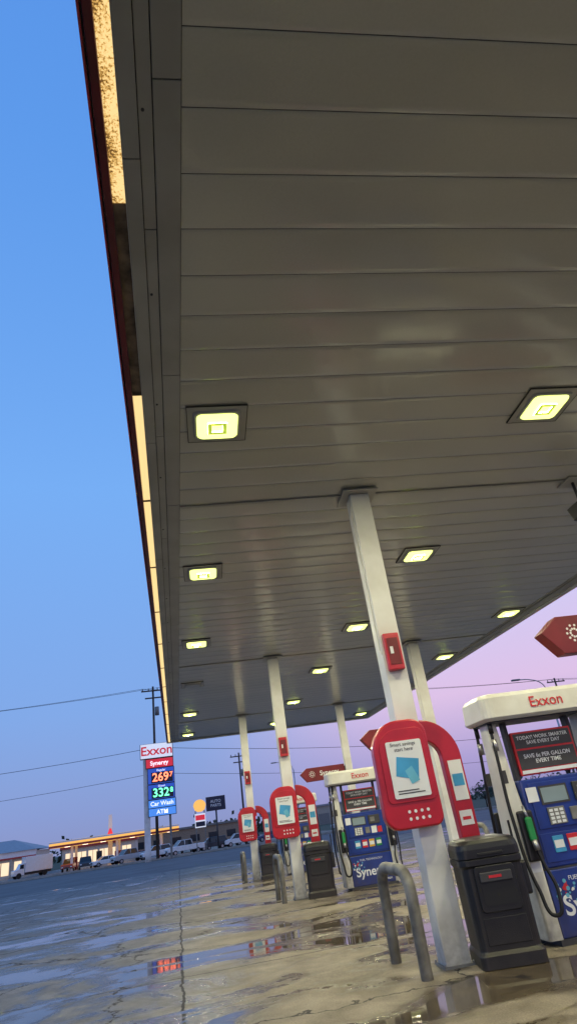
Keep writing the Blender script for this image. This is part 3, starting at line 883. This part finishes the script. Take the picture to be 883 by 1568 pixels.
b2('walls', -18, 30, 0, 20, 0, 5, 'brick', e)
b2('roof', -18.5, 30.5, -.5, 20.5, 5, 5.6, 'grey', e)
for i in range(7): b2('window', -15+i*6, -12+i*6, -.08, -.005, 1, 3, 'glass', e)

def pole_sign(nm, x, y, h, w, hh, mt, txt=None, tm='sign_text', ts=.5):
    e = empty(nm, (x, y, gz(y)))
    cyl('pole', (0, 0, 0), (0, 0, h-hh), .14, 'dgrey', e, n=10)
    b2('frame', -w/2-.08, w/2+.08, -.15, .15, h-hh-.08, h+.08, 'dgrey', e)
    b2('face', -w/2, w/2, -.18, -.152, h-hh, h, mt, e)
    if txt: text('lettering', txt, ts, (0, -.19, h-hh/2), tm, e, off=.004)
    return e
s = pole_sign('billboard', 6.1, 108, 7.4, 2.9, 1.9, 'led_face', 'AUTO\nPARTS', 'paper', .6)
s = empty('fuel_brand_pylon', (3.4, 104, gz(104)))
b2('post_left', -.75, -.6, -.1, .1, 0, 5.5, 'grey', s); b2('post_right', .6, .75, -.1, .1, 0, 5.5, 'grey', s)
pts = [(-.75, 5.6)]+[(.95*math.cos(math.radians(180-t*15)), 6.2+.85*math.sin(math.radians(180-t*15))) for t in range(0, 13)]+[(.75, 5.6), (.3, 5.35), (-.3, 5.35)]
prism('shell_shape', pts, -.2, .2, 'stripe_y', s, bevel=.03)
b2('price_board', -.8, .8, -.15, .15, 3.2, 5.1, 'sign_white', s)
b2('price_row', -.7, .7, -.18, -.152, 4.2, 4.9, 'sign_red', s)
b2('price_row', -.7, .7, -.18, -.152, 3.35, 4.0, 'led_face', s)
pole_sign('store_sign', 11.5, 116, 5.4, 1.6, 1.6, 'paper', 'GAS', 'redprint', .6)
pole_sign('store_sign', 20, 118, 6.4, 2.4, 1.4, 'sign_blue', 'TIRE', 'sign_text', .7)
s = empty('church_steeple_sign', (-12.2, 130, gz(130)))
v = [(-.45, -.3, 0), (.45, -.3, 0), (.45, .3, 0), (-.45, .3, 0), (-.3, -.2, 8.2), (.3, -.2, 8.2), (.3, .2, 8.2), (-.3, .2, 8.2)]
mk('tower', v, [(0, 3, 2, 1), (4, 5, 6, 7), (0, 1, 5, 4), (1, 2, 6, 5), (2, 3, 7, 6), (3, 0, 4, 7)], 'car_white', s)
prism('red_emblem', [(-.5, 5.0), (.5, 5.0), (.1, 5.9), (-.1, 5.9)], -.45, -.31, 'sign_red', s)

# ------------------------------------------------------------ trees
def tree(x, y, h, w, dens=1.0, seed=1, name='oak_tree'):
    rnd = random.Random(seed)
    e = empty(name, (x, y, gz(y)))
    cyl('trunk', (0, 0, 0), (rnd.uniform(-.2, .2), 0, h*.45), h*.035, 'bark', e, r1=h*.02, n=8)
    v = []; f = []
    for i in range(9):
        a = rnd.uniform(0, 6.28); r = rnd.uniform(.35, .95)*w/2
        z = h*rnd.uniform(.55, .92)
        tip = Vector((r*math.cos(a), r*math.sin(a), z))
        cyl('limb', (0, 0, h*rnd.uniform(.28, .45)), tip, h*.013, 'bark', e, r1=h*.004, n=6)
        for c in range(int(4*dens)+1):
            cc = tip+Vector((rnd.gauss(0, w*.09), rnd.gauss(0, w*.09), rnd.gauss(0, h*.06)))
            cr = w*rnd.uniform(.08, .15)
            for l in range(int(55*dens)):
                p = cc+Vector((rnd.gauss(0, cr*.5), rnd.gauss(0, cr*.5), rnd.gauss(0, cr*.4)))
                s_ = rnd.uniform(.06, .16)*h/7
                d1 = Vector((rnd.uniform(-1, 1), rnd.uniform(-1, 1), rnd.uniform(-1, 1))).normalized()*s_
                d2 = d1.orthogonal().normalized()*s_*.7
                q = len(v); v += [p-d1, p+d2, p+d1, p-d2]; f.append((q, q+1, q+2, q+3))
    mk('foliage', v, f, 'leaf', e)
tree(39.5, 62, 6.4, 6.0, 1.0, 1)
tree(12.6, 75, 4.8, 3.6, .45, 3, 'sparse_tree')
tree(43, 100, 3.2, 5, 1, 4)
tree(49, 102, 3.6, 5.5, 1, 5)
tree(56, 105, 3.4, 6, 1, 6)
rnd = random.Random(11)
v = []; f = []
for i in range(420):
    x = rnd.uniform(-320, 420); y = rnd.uniform(300, 360)
    hh = rnd.uniform(3, 8)
    for l in range(34):
        p = Vector((x+rnd.gauss(0, 3), y+rnd.gauss(0, 3), -1.3+abs(rnd.gauss(hh*.45, hh*.3))))
        s_ = rnd.uniform(.5, 1.4)
        d1 = Vector((rnd.uniform(-1, 1), rnd.uniform(-1, 1), rnd.uniform(-1, 1))).normalized()*s_
        d2 = d1.orthogonal().normalized()*s_*.8
        q = len(v); v += [p-d1, p+d2, p+d1, p-d2]; f.append((q, q+1, q+2, q+3))
mk('distant_treeline', v, f, 'leaf')

# ------------------------------------------------------------ world
w = bpy.data.worlds.new('World'); scene.world = w; w.use_nodes = True
nt = w.node_tree; bg = nt.nodes['Background']; L = nt.links.new
tc = N(nt, 'ShaderNodeTexCoord'); sep = N(nt, 'ShaderNodeSeparateXYZ'); L(tc.outputs['Generated'], sep.inputs[0])
def wramp(stops):
    r = N(nt, 'ShaderNodeValToRGB'); e = r.color_ramp.elements
    e[0].position = stops[0][0]; e[0].color = lin(*stops[0][1])
    e[1].position = stops[-1][0]; e[1].color = lin(*stops[-1][1])
    for p, c in stops[1:-1]:
        q = e.new(p); q.color = lin(*c)
    L(sep.outputs['Z'], r.inputs['Fac']); return r
blue = wramp([(0, (138, 150, 198)), (.05, (130, 154, 212)), (.18, (124, 165, 230)), (.5, (116, 172, 243)), (.85, (92, 153, 234)), (1, (85, 145, 230))])
pink = wramp([(0, (150, 145, 192)), (.05, (168, 158, 212)), (.14, (218, 190, 230)), (.25, (208, 198, 240)), (.5, (150, 185, 245)), (.85, (100, 160, 240)), (1, (90, 150, 235))])
mr = N(nt, 'ShaderNodeMapRange', interpolation_type='SMOOTHSTEP'); L(sep.outputs['X'], mr.inputs['Value'])
mr.inputs['From Min'].default_value = -.02; mr.inputs['From Max'].default_value = .40
mx = N(nt, 'ShaderNodeMix', data_type='RGBA'); L(mr.outputs[0], mx.inputs[0]); L(blue.outputs[0], mx.inputs[6]); L(pink.outputs[0], mx.inputs[7])
sky = N(nt, 'ShaderNodeTexSky', sky_type='NISHITA'); sky.sun_disc = False
sky.sun_elevation = math.radians(1.0); sky.sun_rotation = math.radians(200)
sc = N(nt, 'ShaderNodeMix', data_type='RGBA', blend_type='ADD'); sc.inputs[0].default_value = .02
L(mx.outputs[2], sc.inputs[6]); L(sky.outputs[0], sc.inputs[7])
L(sc.outputs[2], bg.inputs['Color']); bg.inputs['Strength'].default_value = 1.0

sl = bpy.data.lights.new('sun', 'SUN'); sl.energy = .12; sl.angle = math.radians(15); sl.color = (1, .8, .7)
so = bpy.data.objects.new('sun', sl); COL.objects.link(so)
az = math.radians(200); el = math.radians(4)
dirv = Vector((math.sin(az)*math.cos(el), math.cos(az)*math.cos(el), math.sin(el)))
so.rotation_euler = dirv.to_track_quat('Z', 'Y').to_euler(); so.location = (0, -20, 30)

# ------------------------------------------------------------ camera (calibrated from vanishing points)
F = 925.0
d = Vector((-168.5, 499, F)).normalized()
u = Vector((-270, -1806, F)); u = (u-d*u.dot(d)).normalized()
r = d.cross(u).normalized()
def cc(vv): return Vector((vv.x, -vv.y, -vv.z))
R3 = Matrix((cc(r), cc(d), cc(u)))
cam = bpy.data.cameras.new('camera'); co = bpy.data.objects.new('camera', cam); COL.objects.link(co)
cam.sensor_fit = 'VERTICAL'; cam.sensor_height = 36; cam.lens = F/1568*36
cam.clip_start = .05; cam.clip_end = 8000
co.matrix_world = Matrix.Translation((0, 0, 1.4)) @ R3.to_4x4()
scene.camera = co
